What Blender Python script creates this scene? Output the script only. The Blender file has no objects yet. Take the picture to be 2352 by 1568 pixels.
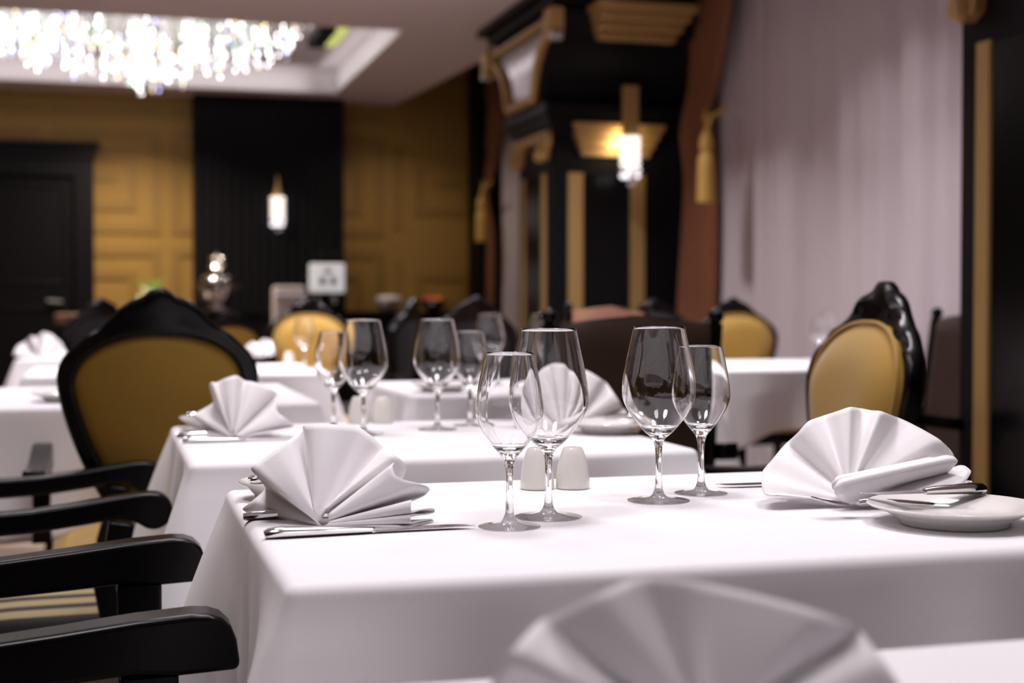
import bpy, math, random
from mathutils import Vector, Matrix
C = bpy.context.scene.collection
PI = math.pi
rnd = random.Random(7)

# ------------------------------------------------------------------ camera
cam_d = bpy.data.cameras.new('camera')
cam = bpy.data.objects.new('camera', cam_d)
C.objects.link(cam)
YAW, PITCH, CAMZ = math.radians(15.825), math.radians(1.473), 1.002
cam.location = (0, 0, CAMZ)
cam.rotation_euler = (PI/2-PITCH, 0, -YAW)
cam_d.lens = 50.0
cam_d.sensor_width = 36.0
cam_d.clip_start = .02
cam_d.dof.use_dof = True
cam_d.dof.focus_distance = 1.76
cam_d.dof.aperture_fstop = 3.6
cam_d.dof.aperture_blades = 0
bpy.context.scene.camera = cam

# ------------------------------------------------------------------ world and exposure
w = bpy.data.worlds.new('world')
bpy.context.scene.world = w
w.use_nodes = True
w.node_tree.nodes['Background'].inputs[0].default_value = (.55, .5, .6, 1)
w.node_tree.nodes['Background'].inputs[1].default_value = .02
vs = bpy.context.scene.view_settings
vs.view_transform = 'Standard'
vs.look = 'None'
vs.gamma = 1
vs.use_curve_mapping = False
vs.exposure = -0.75
cy = bpy.context.scene.cycles
cy.max_bounces = 14
cy.transmission_bounces = 12
cy.transparent_max_bounces = 16
cy.sample_clamp_indirect = 0
cy.caustics_refractive = True
cy.caustics_reflective = False
cy.blur_glossy = .5

# ------------------------------------------------------------------ lights
def arealight(name, loc, size, watts, col=(1, .93, .92), rot=(0, 0, 0), spread=180, size_y=None):
    l = bpy.data.lights.new(name, 'AREA')
    l.shape = 'DISK' if size_y is None else 'RECTANGLE'
    l.size = size
    if size_y: l.size_y = size_y
    l.energy = watts
    l.color = col
    l.spread = math.radians(spread)
    o = bpy.data.objects.new(name, l)
    o.location = loc
    o.rotation_euler = rot
    C.objects.link(o)
    return o
CEIL = 2.87
WHT = (1, .945, .975)
# recessed downlights in the low ceiling
for x, y, p in [(-.35, 1.22, 15), (.55, 2.12, 13), (1.12, 1.24, 11), (.15, 3.05, 13), (1.9, 2.75, 15), (-.55, 4.4, 18), (1.35, 4.75, 17),
                (.25, 6.0, 34), (2.7, 5.7, 12), (.0, 7.9, 26), (1.6, 7.6, 16), (.9, 9.1, 10), (.85, 6.2, 34), (-1.6, 3.2, 16),
                (-1.9, 6.2, 20), (.6, .72, 3.5), (2.25, 7.2, 36), (2.2, 5.3, 30)]:
    arealight('downlight', (x, y, CEIL-.012), .48 if y < 3.2 else .2, p, WHT, spread=105)
for x, y, p in [(.15, 11.7, 70), (2.45, 11.9, 12)]:
    arealight('wall_washer', (x, y, CEIL-.012), .1, p, (1, .84, .66), rot=(math.radians(12), 0, 0), spread=120)
# glow of the ceiling coffer, hidden round its edge
arealight('coffer_glow', (-.2, 10.9, 2.90), 2.6, 6, (1, .95, .95), rot=(PI, 0, 0), size_y=1.2)
arealight('coffer_strip', (1.78, 11.1, 2.93), .05, 3, (1, .93, .93), rot=(0, -PI*.62, 0), size_y=2.7)
arealight('coffer_strip', (-.5, 12.42, 2.93), 4.4, 5, (1, .93, .93), rot=(PI*.62, 0, 0), size_y=.05)

# ------------------------------------------------------------------ materials
MATS = {}
def mat(name, col=(.8, .8, .8), rough=.5, metal=0., emis=None, estr=0., trans=0., ior=1.45, coat=0., sheen=0., noise=None, bump=None, spec=.5, alpha=1.):
    if name in MATS: return MATS[name]
    m = bpy.data.materials.new(name)
    m.use_nodes = True
    nt = m.node_tree
    b = nt.nodes['Principled BSDF']
    I = b.inputs
    I['Base Color'].default_value = (*col, 1)
    I['Roughness'].default_value = rough
    I['Metallic'].default_value = metal
    I['Transmission Weight'].default_value = trans
    I['IOR'].default_value = ior
    I['Coat Weight'].default_value = coat
    I['Coat Roughness'].default_value = .12
    I['Sheen Weight'].default_value = sheen
    I['Specular IOR Level'].default_value = spec
    I['Alpha'].default_value = alpha
    if emis:
        I['Emission Color'].default_value = (*emis, 1)
        I['Emission Strength'].default_value = estr
    tc = nt.nodes.new('ShaderNodeTexCoord')
    if noise:                                      # (scale vector, colour a, colour b)
        sc, ca, cb = noise
        mp = nt.nodes.new('ShaderNodeMapping'); mp.inputs['Scale'].default_value = sc
        n = nt.nodes.new('ShaderNodeTexNoise'); n.inputs['Scale'].default_value = 1; n.inputs['Detail'].default_value = 4
        r = nt.nodes.new('ShaderNodeMix'); r.data_type = 'RGBA'
        r.inputs[6].default_value = (*ca, 1); r.inputs[7].default_value = (*cb, 1)
        nt.links.new(tc.outputs['Object'], mp.inputs[0]); nt.links.new(mp.outputs[0], n.inputs['Vector'])
        nt.links.new(n.outputs['Fac'], r.inputs[0]); nt.links.new(r.outputs[2], I['Base Color'])
    if bump:                                       # (scale vector, strength, distance)
        sc, st, di = bump
        mp = nt.nodes.new('ShaderNodeMapping'); mp.inputs['Scale'].default_value = sc
        n = nt.nodes.new('ShaderNodeTexNoise'); n.inputs['Scale'].default_value = 1; n.inputs['Detail'].default_value = 3
        bp = nt.nodes.new('ShaderNodeBump'); bp.inputs['Strength'].default_value = st; bp.inputs['Distance'].default_value = di
        nt.links.new(tc.outputs['Object'], mp.inputs[0]); nt.links.new(mp.outputs[0], n.inputs['Vector'])
        nt.links.new(n.outputs['Fac'], bp.inputs['Height']); nt.links.new(bp.outputs[0], I['Normal'])
    MATS[name] = m
    return m
M_cloth = mat('white tablecloth linen', (.82, .80, .825), .85, sheen=.1, spec=.2, bump=((3, 90, 20), .12, .004))
M_nap = mat('white napkin linen', (.84, .81, .825), .85, sheen=.15, spec=.2, bump=((160, 160, 160), .1, .002))
M_lacq = mat('black lacquered wood', (.0018, .0015, .0022), .27, coat=.05, spec=.25)
M_lacq2 = mat('dark satin carved wood', (.004, .0035, .005), .42, coat=.03, spec=.25)
M_velvet = mat('gold velvet', (.42, .25, .05), .75, sheen=.35, spec=.2, noise=((9, 9, 4), (.40, .235, .04), (.46, .28, .065)))
M_velvetb = mat('gold back cloth', (.30, .175, .03), .8, spec=.2, noise=((9, 9, 4), (.27, .155, .028), (.32, .19, .036)))
M_velvetd = mat('dark plum velvet', (.012, .009, .013), .8)
M_brown = mat('brown leather', (.04, .02, .012), .5, noise=((6, 6, 5), (.022, .011, .007), (.055, .030, .018)))
M_peach = mat('peach upholstery', (.62, .33, .22), .7)
M_gold = mat('gold paint', (.50, .32, .12), .42, metal=.35, coat=.1)
M_silver = mat('silver leaf', (.6, .62, .62), .35, metal=.7)
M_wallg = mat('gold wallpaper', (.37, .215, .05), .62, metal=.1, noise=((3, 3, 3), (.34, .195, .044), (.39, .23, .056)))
M_wallg2 = mat('gold key pattern with shadow tone', (.29, .168, .04), .55, metal=.1)  # darker than the wall: the relief's shadow lines put into its colour
M_white = mat('ceiling plaster', (.80, .72, .775), .8)
M_white2 = mat('coffer plaster', (.72, .68, .70), .8)
M_black = mat('matt black panel', (.004, .0035, .005), .6, spec=.2)
M_blackg = mat('black glass panel', (.002, .002, .003), .22, spec=.25)
M_fabb = mat('black ribbed cloth', (.006, .005, .008), .8, spec=.2)
M_mirror = mat('antique mirror', (.36, .32, .345), .14, metal=.95)
M_sheer = mat('pale sheer curtain', (.55, .485, .51), .85)
M_rust = mat('rust drape', (.22, .075, .028), .7, sheen=.2, noise=((20, 20, 2), (.18, .06, .025), (.26, .095, .035)))
M_tassel = mat('gold tassel fringe', (.45, .27, .06), .6)
M_steel = mat('polished steel', (.72, .70, .71), .12, metal=1)
M_china = mat('cream china', (.76, .73, .68), .22, coat=.3)
M_chinaw = mat('white china', (.80, .77, .75), .16, coat=.4)
M_glass = mat('clear glass', (1, 1, 1), 0., trans=1, ior=1.5)
M_floor = mat('tan parquet', (.34, .24, .18), .5, noise=((2, 14, 1), (.29, .20, .15), (.40, .29, .22)))
M_darkwall = mat('dark wall', (.05, .04, .045), .8)
M_grey = mat('grey plastic', (.62, .56, .60), .5)
M_sign = mat('white card with added glow', (.85, .87, .9), .5, emis=(.9, .93, 1), estr=.55)  # emission added to raise the brightness of the plate and lid band
M_ink = mat('dark print', (.03, .03, .05), .6)
M_red = mat('red apple skin', (.55, .05, .04), .4)
M_orange = mat('orange peel', (.8, .22, .03), .5)
M_leaf = mat('green leaf', (.22, .40, .08), .6)
M_petal = mat('pale petal', (.75, .72, .55), .7)
M_tan = mat('tan wood', (.40, .24, .16), .5)
M_redwood = mat('dark red wood', (.07, .018, .012), .4)
M_crys = mat('cut crystal', (.9, .9, .95), .05, spec=1., alpha=.45)
def glow(name, col, s, sample=False):
    m = mat(name, (.1, .1, .1), .4, emis=col, estr=s)
    if not sample: m.cycles.emission_sampling = 'NONE'
    return m
G_w = glow('crystal light white', (1, .95, .96), 15)
G_w2 = glow('crystal light soft', (.95, .87, .9), 3.2)
G_warm = glow('crystal light amber', (1, .7, .35), 9)
G_blue = glow('crystal light blue', (.45, .5, 1), 9)
G_green = glow('crystal light green', (.5, 1, .45), 8)
G_lamp = glow('lamp crystal glow', (1, .86, .76), 3.2)
G_bulb = glow('amber bulb', (1, .5, .12), 2.2)
G_lime = glow('made-up lime glow', (.62, .66, .16), 1.6)
G_candle = glow('candle glow', (1, .8, .55), 1.2)

# striped seat cloth
def striped():
    m = bpy.data.materials.new('cream and charcoal striped seat cloth'); m.use_nodes = True
    nt = m.node_tree; b = nt.nodes['Principled BSDF']; b.inputs['Roughness'].default_value = .8
    tc = nt.nodes.new('ShaderNodeTexCoord'); wv = nt.nodes.new('ShaderNodeTexWave')
    wv.wave_type = 'BANDS'; wv.bands_direction = 'X'; wv.inputs['Scale'].default_value = 9.5
    rp = nt.nodes.new('ShaderNodeValToRGB')
    rp.color_ramp.elements[0].position = .30; rp.color_ramp.elements[0].color = (.035, .03, .035, 1)
    rp.color_ramp.elements[1].position = .42; rp.color_ramp.elements[1].color = (.42, .33, .17, 1)
    nt.links.new(tc.outputs['Object'], wv.inputs['Vector']); nt.links.new(wv.outputs['Fac'], rp.inputs[0])
    nt.links.new(rp.outputs[0], b.inputs['Base Color'])
    return m
M_stripe = striped()
# pressed fold lines added to the tablecloth
def add_creases(m):
    nt = m.node_tree; b = nt.nodes['Principled BSDF']
    tc = nt.nodes.new('ShaderNodeTexCoord'); sp = nt.nodes.new('ShaderNodeSeparateXYZ')
    nt.links.new(tc.outputs['Object'], sp.inputs[0])
    hs = []
    for ax, off, wd in [(0, .0, .004), (1, .055, .004), (1, -.16, .004), (0, .30, .005)]:
        a = nt.nodes.new('ShaderNodeMath'); a.operation = 'SUBTRACT'; a.inputs[1].default_value = off
        c = nt.nodes.new('ShaderNodeMath'); c.operation = 'ABSOLUTE'
        d = nt.nodes.new('ShaderNodeMapRange'); d.inputs['From Min'].default_value = 0; d.inputs['From Max'].default_value = wd
        d.inputs['To Min'].default_value = 1; d.inputs['To Max'].default_value = 0; d.interpolation_type = 'SMOOTHSTEP'
        nt.links.new(sp.outputs[ax], a.inputs[0]); nt.links.new(a.outputs[0], c.inputs[0]); nt.links.new(c.outputs[0], d.inputs[0])
        hs.append(d)
    prev = hs[0].outputs[0]
    for h in hs[1:]:
        s = nt.nodes.new('ShaderNodeMath'); s.operation = 'ADD'
        nt.links.new(prev, s.inputs[0]); nt.links.new(h.outputs[0], s.inputs[1]); prev = s.outputs[0]
    old = [l for l in nt.links if l.to_socket == b.inputs['Normal']][0].from_socket
    bp = nt.nodes.new('ShaderNodeBump'); bp.inputs['Strength'].default_value = .3; bp.inputs['Distance'].default_value = .0008
    nt.links.new(prev, bp.inputs['Height']); nt.links.new(old, bp.inputs['Normal'])
    nt.links.new(bp.outputs[0], b.inputs['Normal'])
add_creases(M_cloth)

# ------------------------------------------------------------------ mesh helpers
class MB:
    def __init__(s): s.v = []; s.f = []; s.mi = []
    def add(s, vs, fs, mi=0, mtx=None):
        n = len(s.v)
        for p in vs: s.v.append(tuple(mtx @ Vector(p)) if mtx is not None else tuple(p))
        for f in fs: s.f.append(tuple(i+n for i in f)); s.mi.append(mi)
        return s
    def box(s, c, d, mi=0, mtx=None, taper=1.):
        x, y, z = c; a, b, h = d[0]/2, d[1]/2, d[2]/2
        vs = []
        for sz in (-1, 1):
            k = taper if sz > 0 else 1.
            vs += [(x-a*k, y-b*k, z+sz*h), (x+a*k, y-b*k, z+sz*h), (x+a*k, y+b*k, z+sz*h), (x-a*k, y+b*k, z+sz*h)]
        return s.add(vs, [(3, 2, 1, 0), (4, 5, 6, 7), (0, 1, 5, 4), (1, 2, 6, 5), (2, 3, 7, 6), (3, 0, 4, 7)], mi, mtx)
    def lathe(s, prof, c=(0, 0, 0), seg=32, mi=0, mtx=None):
        vs = []; fs = []; n = len(prof)
        for j in range(seg):
            a = 2*PI*j/seg
            for r, z in prof: vs.append((c[0]+r*math.cos(a), c[1]+r*math.sin(a), c[2]+z))
        for j in range(seg):
            k = (j+1) % seg
            for i in range(n-1):
                r0, r1 = prof[i][0], prof[i+1][0]
                if r0 < 1e-7 and r1 < 1e-7: continue
                if r0 < 1e-7: fs.append((j*n+i, k*n+i+1, j*n+i+1))
                elif r1 < 1e-7: fs.append((j*n+i, k*n+i, j*n+i+1))
                else: fs.append((j*n+i, k*n+i, k*n+i+1, j*n+i+1))
        return s.add(vs, fs, mi, mtx)
    def grid(s, fn, nu, nv, closed_u=False, mi=0, mtx=None):
        vs = [fn(i/(nu if closed_u else nu-1), j/(nv-1)) for i in range(nu) for j in range(nv)]
        fs = []
        for i in range(nu if closed_u else nu-1):
            k = (i+1) % nu
            for j in range(nv-1): fs.append((i*nv+j, k*nv+j, k*nv+j+1, i*nv+j+1))
        return s.add(vs, fs, mi, mtx)
    def prism(s, poly, lo, hi, axis=1, mi=0, mtx=None):
        """poly: 2-D outline; axis: the direction it is pushed along (0 x, 1 y, 2 z)."""
        def P(a, b, c): return ((c, a, b), (a, c, b), (a, b, c))[axis]
        n = len(poly)
        vs = [P(a, b, lo) for a, b in poly]+[P(a, b, hi) for a, b in poly]
        fs = [tuple(range(n)), tuple(range(2*n-1, n-1, -1))]+[(i, i+n, (i+1) % n+n, (i+1) % n) for i in range(n)]
        return s.add(vs, fs, mi, mtx)
    def tube(s, path, rad, seg=10, mi=0, caps=True, flat=1., up=Vector((0, 0, 1)), closed=False, sq=False):
        """sweep along a path; flat squeezes the section across, sq makes it four-cornered."""
        P = [Vector(p) for p in path]; n = len(P)
        R = rad if isinstance(rad, (list, tuple)) else [rad]*n
        vs = []; fs = []
        for i, p in enumerate(P):
            a = P[(i-1) % n] if (closed or i > 0) else P[i]; b = P[(i+1) % n] if (closed or i < n-1) else P[i]
            t = (b-a).normalized(); sd = t.cross(up)
            if sd.length < 1e-4: sd = t.cross(Vector((0, 1, 0)))
            sd.normalize(); u2 = sd.cross(t)
            for j in range(seg):
                an = 2*PI*(j+.5)/seg; cx, sx = math.cos(an), math.sin(an)
                if sq:
                    k = 1/max(abs(cx), abs(sx)); k = min(k, 1.25); cx *= k; sx *= k
                vs.append(p+sd*cx*R[i]*flat+u2*sx*R[i])
        m = n if closed else n-1
        for i in range(m):
            k = (i+1) % n
            for j in range(seg):
                l = (j+1) % seg; fs.append((i*seg+j, i*seg+l, k*seg+l, k*seg+j))
        if caps and not closed:
            fs.append(tuple(range(seg-1, -1, -1))); fs.append(tuple((n-1)*seg+j for j in range(seg)))
        return s.add(vs, fs, mi)
    def ball(s, c, r, mi=0, sx=1, sy=1, sz=1, seg=12):
        pr = [(math.sin(PI*i/8)*r, -math.cos(PI*i/8)*r*sz) for i in range(9)]
        pr[0] = (0, -r*sz); pr[-1] = (0, r*sz)
        return s.lathe(pr, (0, 0, 0), seg, mi, Matrix.Translation(c) @ Matrix.Diagonal((sx, sy, 1, 1)))
def obj(name, mb, mats, parent=None, smooth=True, bevel=0., loc=None, rot=None, seg=2, angle=40):
    me = bpy.data.meshes.new(name)
    me.from_pydata(mb.v, [], mb.f)
    if not isinstance(mats, (list, tuple)): mats = [mats]
    for m in mats: me.materials.append(m)
    if len(mats) > 1: me.polygons.foreach_set('material_index', mb.mi)
    me.validate(); me.update()
    import bmesh
    bm = bmesh.new(); bm.from_mesh(me); bmesh.ops.recalc_face_normals(bm, faces=bm.faces); bm.to_mesh(me); bm.free()
    if smooth:
        me.polygons.foreach_set('use_smooth', [True]*len(me.polygons))
        me.set_sharp_from_angle(angle=math.radians(angle))
    o = bpy.data.objects.new(name, me)
    C.objects.link(o)
    if parent: o.parent = parent
    if loc: o.location = loc
    if rot: o.rotation_euler = rot
    if bevel:
        b = o.modifiers.new('bevel', 'BEVEL'); b.width = bevel; b.segments = seg; b.limit_method = 'ANGLE'; b.harden_normals = False
    return o
def tag(o, label=None, cat=None, group=None, kind=None):
    if label: o['label'] = label
    if cat: o['category'] = cat
    if group: o['group'] = group
    if kind: o['kind'] = kind
    return o
def thing(name, label, cat, loc=(0, 0, 0), rz=0, group=None):
    o = bpy.data.objects.new(name, None); o.empty_display_size = .1
    C.objects.link(o); o.location = loc; o.rotation_euler = (0, 0, rz)
    return tag(o, label, cat, group)
def copy_tree(o, parent=None, loc=None, rz=None, label=None, group=None, scale=None):
    c = o.copy(); C.objects.link(c)
    if parent: c.parent = parent
    for ch in list(o.children): copy_tree(ch, c)
    if loc: c.location = loc
    if rz is not None: c.rotation_euler = (0, 0, rz)
    if scale: c.scale = scale if isinstance(scale, tuple) else (scale,)*3
    if label: c['label'] = label
    if group: c['group'] = group
    return c
def struct(name, mb, m, **k): return tag(obj(name, mb, m, **k), kind='structure')
def box_obj(name, c, d, m, parent=None, bevel=0., **k): return obj(name, MB().box(c, d), m, parent, smooth=False, bevel=bevel, **k)

# a point of the real room seen at photo pixel (u, v) and lying d metres in front of the lens plane
FX = 3266.7
RV = Vector((math.cos(YAW), -math.sin(YAW), 0))
FV = Vector((math.sin(YAW)*math.cos(PITCH), math.cos(YAW)*math.cos(PITCH), -math.sin(PITCH)))
UV = RV.cross(FV)
def seen(u, v, d): return Vector((0, 0, CAMZ))+FV*d+RV*((u-1176)/FX*d)+UV*((784-v)/FX*d)

# ------------------------------------------------------------------ room shell
XC, XW, YB = 2.60, 3.50, 13.2      # pier face, window wall, back wall
struct('floor', MB().box((0, 5.5, -.05), (16, 18, .1)), M_floor, smooth=False)
cl = MB()                           # low ceiling round the coffer (opening x -3..1.97, y 9.57..12.6)
def slab(poly): cl.prism(poly, CEIL, CEIL+.25, 2)
slab([(-6, -2.6), (2.9, -2.6), (2.83, 9.57), (-6, 9.57)])
slab([(1.97, 9.57), (2.83, 9.57), (2.59, 13.2), (1.97, 13.2)])
slab([(-6, 12.6), (1.97, 12.6), (1.97, 13.2), (-6, 13.2)])
slab([(-6, 9.57), (-3, 9.57), (-3, 12.6), (-6, 12.6)])
struct('ceiling', cl, M_white, smooth=False)
struct('ceiling_coffer', MB().box((-.5, 11.1, 3.10), (5.2, 3.4, .05)), M_white2, smooth=False)
cf = MB()
cf.box((1.955, 11.085, 2.972), (.02, 3.0, .2)).box((-2.98, 11.085, 2.972), (.02, 3.0, .2))
cf.box((-.5, 12.585, 2.972), (4.92, .02, .2)).box((-.5, 9.585, 2.972), (4.92, .02, .2))
struct('trim_1', cf, M_white2, smooth=False)
struct('ceiling_pocket', MB().box((3.15, 5.3, 3.35), (1.2, 16, .06)), M_darkwall, smooth=False)
struct('wall_back', MB().box((-.6, YB+.1, 1.7), (10.8, .2, 3.5)), M_wallg, smooth=False)
struct('wall_right', MB().box((XW+.22, 5.3, 1.7), (.2, 16, 3.5)), M_darkwall, smooth=False)
struct('wall_left', MB().box((-6.05, 5.3, 1.7), (.1, 16, 3.5)), M_wallg, smooth=False)
struct('wall_front', MB().box((-1, -2.65, 1.7), (10, .1, 3.5)), M_darkwall, smooth=False)
struct('trim_2', MB().box((3.40, 13.0, 1.65), (.20, .35, 3.3)), M_black, smooth=False)   # black corner post
# Greek-key relief on the back wall
def key_path(s=1.):
    p = [(0, 0)]
    pts = [(.46, .46), (-.46, .46), (-.46, -.46), (.46, -.46), (.46, .24), (-.24, .24), (-.24, -.24), (.24, -.24), (.24, .04), (-.04, .04)]
    return [(a*s, b*s) for a, b in pts]
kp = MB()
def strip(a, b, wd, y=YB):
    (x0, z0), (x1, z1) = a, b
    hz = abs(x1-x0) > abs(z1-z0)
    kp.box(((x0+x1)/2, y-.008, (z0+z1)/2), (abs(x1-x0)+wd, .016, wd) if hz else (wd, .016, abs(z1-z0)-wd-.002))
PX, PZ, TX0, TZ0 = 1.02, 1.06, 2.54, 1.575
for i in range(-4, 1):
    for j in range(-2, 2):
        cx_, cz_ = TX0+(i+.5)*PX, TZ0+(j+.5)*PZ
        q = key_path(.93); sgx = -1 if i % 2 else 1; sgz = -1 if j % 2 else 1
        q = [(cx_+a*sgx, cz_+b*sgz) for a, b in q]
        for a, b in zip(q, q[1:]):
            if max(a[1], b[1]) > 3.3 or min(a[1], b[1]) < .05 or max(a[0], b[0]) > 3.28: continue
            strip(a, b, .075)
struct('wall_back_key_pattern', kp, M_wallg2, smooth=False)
# dark door in its cornice frame at the left
fr = MB()
fr.box((-.205, YB-.06, 1.07), (.17, .12, 2.14)).box((-1.55, YB-.06, 1.07), (.17, .12, 2.14))
fr.box((-.877, YB-.06, 2.21), (1.515, .12, .16)).box((-.877, YB-.075, 2.31), (1.53, .15, .06)).box((-.877, YB-.09, 2.37), (1.58, .18, .05)).box((-.877, YB-.11, 2.41), (1.62, .22, .03))
dr = struct('door_1', MB().box((-.877, YB-.03, 1.06), (1.18, .05, 2.12)), M_lacq2, smooth=False)
obj('door_frame', fr, M_lacq2, dr, smooth=False, bevel=.008)
dp = MB()
for zc, h in ((1.62, .85), (.62, .7)):
    for sx in (-1, 1): dp.box((-.877+sx*.5, YB-.06, zc), (.03, .02, h))
    for sz in (-1, 1): dp.box((-.877, YB-.06, zc+sz*h/2), (1.03, .02, .03))
obj('door_panel_moulding', dp, M_lacq2, dr, smooth=False, bevel=.006)
obj('door_handle', MB().tube([(-.40, YB-.06, 1.03), (-.40, YB-.12, 1.03), (-.52, YB-.12, 1.04)], .012, 8), M_silver, dr)

# ------------------------------------------------------------------ ribbed black panel on the back wall
PY = 12.92
def ribs(u, v):
    x = .735+u*1.335
    f = u*16
    return (x, PY-.03*abs(math.sin(f*PI))**.6, .0+v*2.865)
pb = MB(); pb.grid(ribs, 260, 2); pb.box((1.4025, (PY+YB)/2+.005, 1.433), (1.335, YB-PY-.01, 2.865))
struct('trim_3', pb, M_fabb, smooth=False)

# ------------------------------------------------------------------ wall lamps with a crystal drop
def crystal_lamp(name, label, loc, s=1., tall=.27, bar=.28, bulb=False):
    t = thing(name, label, 'lamp', loc)
    b = MB()
    b.box((0, .03*s, .02), (.06*s, .03, .06))
    b.prism([(-.046*s, 0), (.046*s, 0), (.046*s, bar), (-.046*s, bar)], -.02*s, .02*s, 1) if not bulb else b.lathe([(0.0, bar), (.010, bar*.8), (.022, bar*.35), (.04, .03), (.045, 0), (0, 0)], seg=16)
    obj('lamp_bracket', b, M_gold, t, bevel=.003)
    c = MB(); n = 7
    for k in range(n):
        z0 = -tall*(k+.5)/n
        for j in range(8):
            a = 2*PI*j/8+.4*k; r = .046*s
            lit = 0 if k < n*.62 else (1 if rnd.random() < .45 else 2)
            c.lathe([(0, -.5*tall/n), (.02*s, 0), (0, .5*tall/n)], (r*math.cos(a), r*math.sin(a), z0), 6, lit)
    obj('crystal_beads', c, [G_lamp, G_w2, M_crys], t, smooth=False)
    obj('crystal_tip', MB().ball((0, 0, -tall-.03), .016*s, 0).ball((.03*s, 0, -tall-.02), .014*s, 0), M_crys, t)
    if bulb: obj('amber_bulb', MB().ball((0, 0, .025), .03*s, 0, sz=1.4), G_bulb, t)
    arealight('lamp_light', (loc[0], loc[1]+.055, loc[2]-tall*.1), .07, 1.6 if not bulb else .4, (1, .75, .45), rot=(PI*.56, 0, 0))
    return t
crystal_lamp('crystal_wall_lamp', 'lit crystal wall lamp with an amber bulb on the black ribbed panel', (1.457, PY-.10, 1.97), 1.05, .27, .2, True)

# ------------------------------------------------------------------ window piers with flared capitals
def make_pier(y0, label):
    """black and gold pier; y0 its camera-side edge, .70 deep"""
    t = tag(thing('wall_pier', label, 'pier', (XC, y0, 0)), kind='structure')
    D = .70; W = XW-XC
    obj('pier_body', MB().box((W/2, D/2, 1.05), (W, D, 2.1)), M_black, t, smooth=False, bevel=.004)
    ld = MB()
    for k, (o, z, h) in enumerate([(.02, 2.075, .05), (.045, 2.125, .05), (.075, 2.185, .07)]):
        ld.box((W/2-o/2, D/2, z), (W+o, D+2*o+.1, h))
    obj('pier_ledge', ld, M_lacq2, t, smooth=False, bevel=.006)
    # flared upper part: a bell outline pushed across
    lo = [(.0, 2.22), (-.04, 2.35), (-.11, 2.46), (-.22, 2.55), (-.38, 2.62), (-.42, 2.70)]
    prof = [(D/2+(D/2-a)*-1, z) for a, z in lo]
    left = [(a, z) for a, z in lo]; right = [(D-a, z) for a, z in reversed(lo)]
    obj('pier_flare', MB().prism(left+right, -.07, W, 0), M_black, t, smooth=False)
    # mirror with its gilt frame on the face towards the room
    inn = [(a+.07, z) for a, z in [(.0, 2.26), (-.03, 2.36), (-.09, 2.46), (-.19, 2.55), (-.36, 2.63), (-.38, 2.675)]]
    poly = inn+[(D-a, z) for a, z in reversed(inn)]
    obj('antique_mirror', MB().prism(poly, -.085, -.072, 0), M_mirror, t, smooth=False)
    obj('gilt_frame', MB().tube([(-.09, a, z) for a, z in poly], .03, 8, closed=True, sq=True, up=Vector((1, 0, 0)), flat=.9), M_gold, t)
    sc = MB(); sv = MB()
    for ya in (-.37, D+.37):
        sc.box((-.10, ya, 2.66), (.09, .14, .13)); sc.lathe([(0, -.05), (.045, -.05), (.05, 0), (.045, .05), (0, .05)], (0, 0, 0), 14, 0, Matrix.Translation((-.10, ya, 2.585)) @ Matrix.Rotation(PI/2, 4, 'Y'))
        sv.box((-.105, ya+(.05 if ya > 0 else -.05), 2.555), (.07, .10, .045))  # pale blocks standing for highlights on the gilt scroll tips
    obj('gilt_scroll', sc, M_gold, t, bevel=.01); obj('scroll_highlight', sv, M_silver, t, bevel=.01)
    co = MB()
    for o, z, h in [(.06, 2.735, .05), (.11, 2.79, .06), (.17, 2.845, .05)]:
        co.box((W/2-o/2, D/2, z), (W+o, D+.72+2*(o-.06), h))
    obj('pier_cornice', co, M_lacq2, t, smooth=False, bevel=.012)
    # gilt bracket with two curled feet under the ledge
    bk = MB()
    P = [(-.02, 2.06), (-.02, 1.99), (.02, 1.93), (.03, 1.89), (.08, 1.875), (.13, 1.90), (.15, 1.96), (.22, 2.0), (.35, 2.01)]
    P = [(a+.0, z) for a, z in P]
    P = P+[(D-a, z) for a, z in reversed(P[:-1])]
    bk.prism(P, -.05, 0, 0)
    for ya in (.075, D-.075): bk.lathe([(0, -.035), (.03, -.035), (.045, 0), (.03, .035), (0, .035)], (0, 0, 0), 14, 0, Matrix.Translation((-.05, ya, 1.915)) @ Matrix.Rotation(PI/2, 4, 'Y'))
    obj('gilt_bracket', bk, M_gold, t, bevel=.008, smooth=False)
    g = MB()
    for ya in (.13, D-.135): g.box((-.008, ya, .95), (.016, .07, 1.72))
    for ya in (.155, .555): g.box((W*ya if False else [.155, .56][0 if ya < .3 else 1], -.008, .95), (.095, .016, 1.72))
    obj('gilt_strip', g, M_gold, t, smooth=False, bevel=.003)
    obj('black_glass', MB().box((-.004, D/2, .95), (.008, D-.36, 1.70)).box((.357, -.004, .95), (.30, .008, 1.70)), M_blackg, t, smooth=False)
    # stepped gilt capitals on the face towards the camera
    def stepped(xc, yy, z0, z1, w0, w1, dep, n=4):
        m = MB()
        for k in range(n):
            a = (k+.5)/n; ww = w0+(w1-w0)*a
            h = (z1-z0)/n
            m.box((xc, yy-dep*a/2, z0+h*(k+.5)), (ww, dep*a+.04, h*.96), taper=1+.5*(w1-w0)/n/ww)
        return m
    obj('gilt_capital', stepped(.41, .0, 1.91, 2.11, .42, .60, .10), M_gold, t, smooth=False, bevel=.006)
    obj('gilt_capital', stepped(.40, -.38, 2.55, 2.74, .46, .62, .26), M_gold, t, smooth=False, bevel=.008)
    return t
pier = make_pier(8.30, 'black pier with gilt strips, stepped capitals and a framed mirror between the curtains')
copy_tree(pier, loc=(XC, 3.26, 0), label='near black pier with a gilt strip at the right edge of the photo')
crystal_lamp('crystal_wall_lamp', 'lit crystal wall lamp on a flat gilt bar on the black pier', (3.03, 8.08, 2.02), 1.05, .26, .30)

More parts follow.
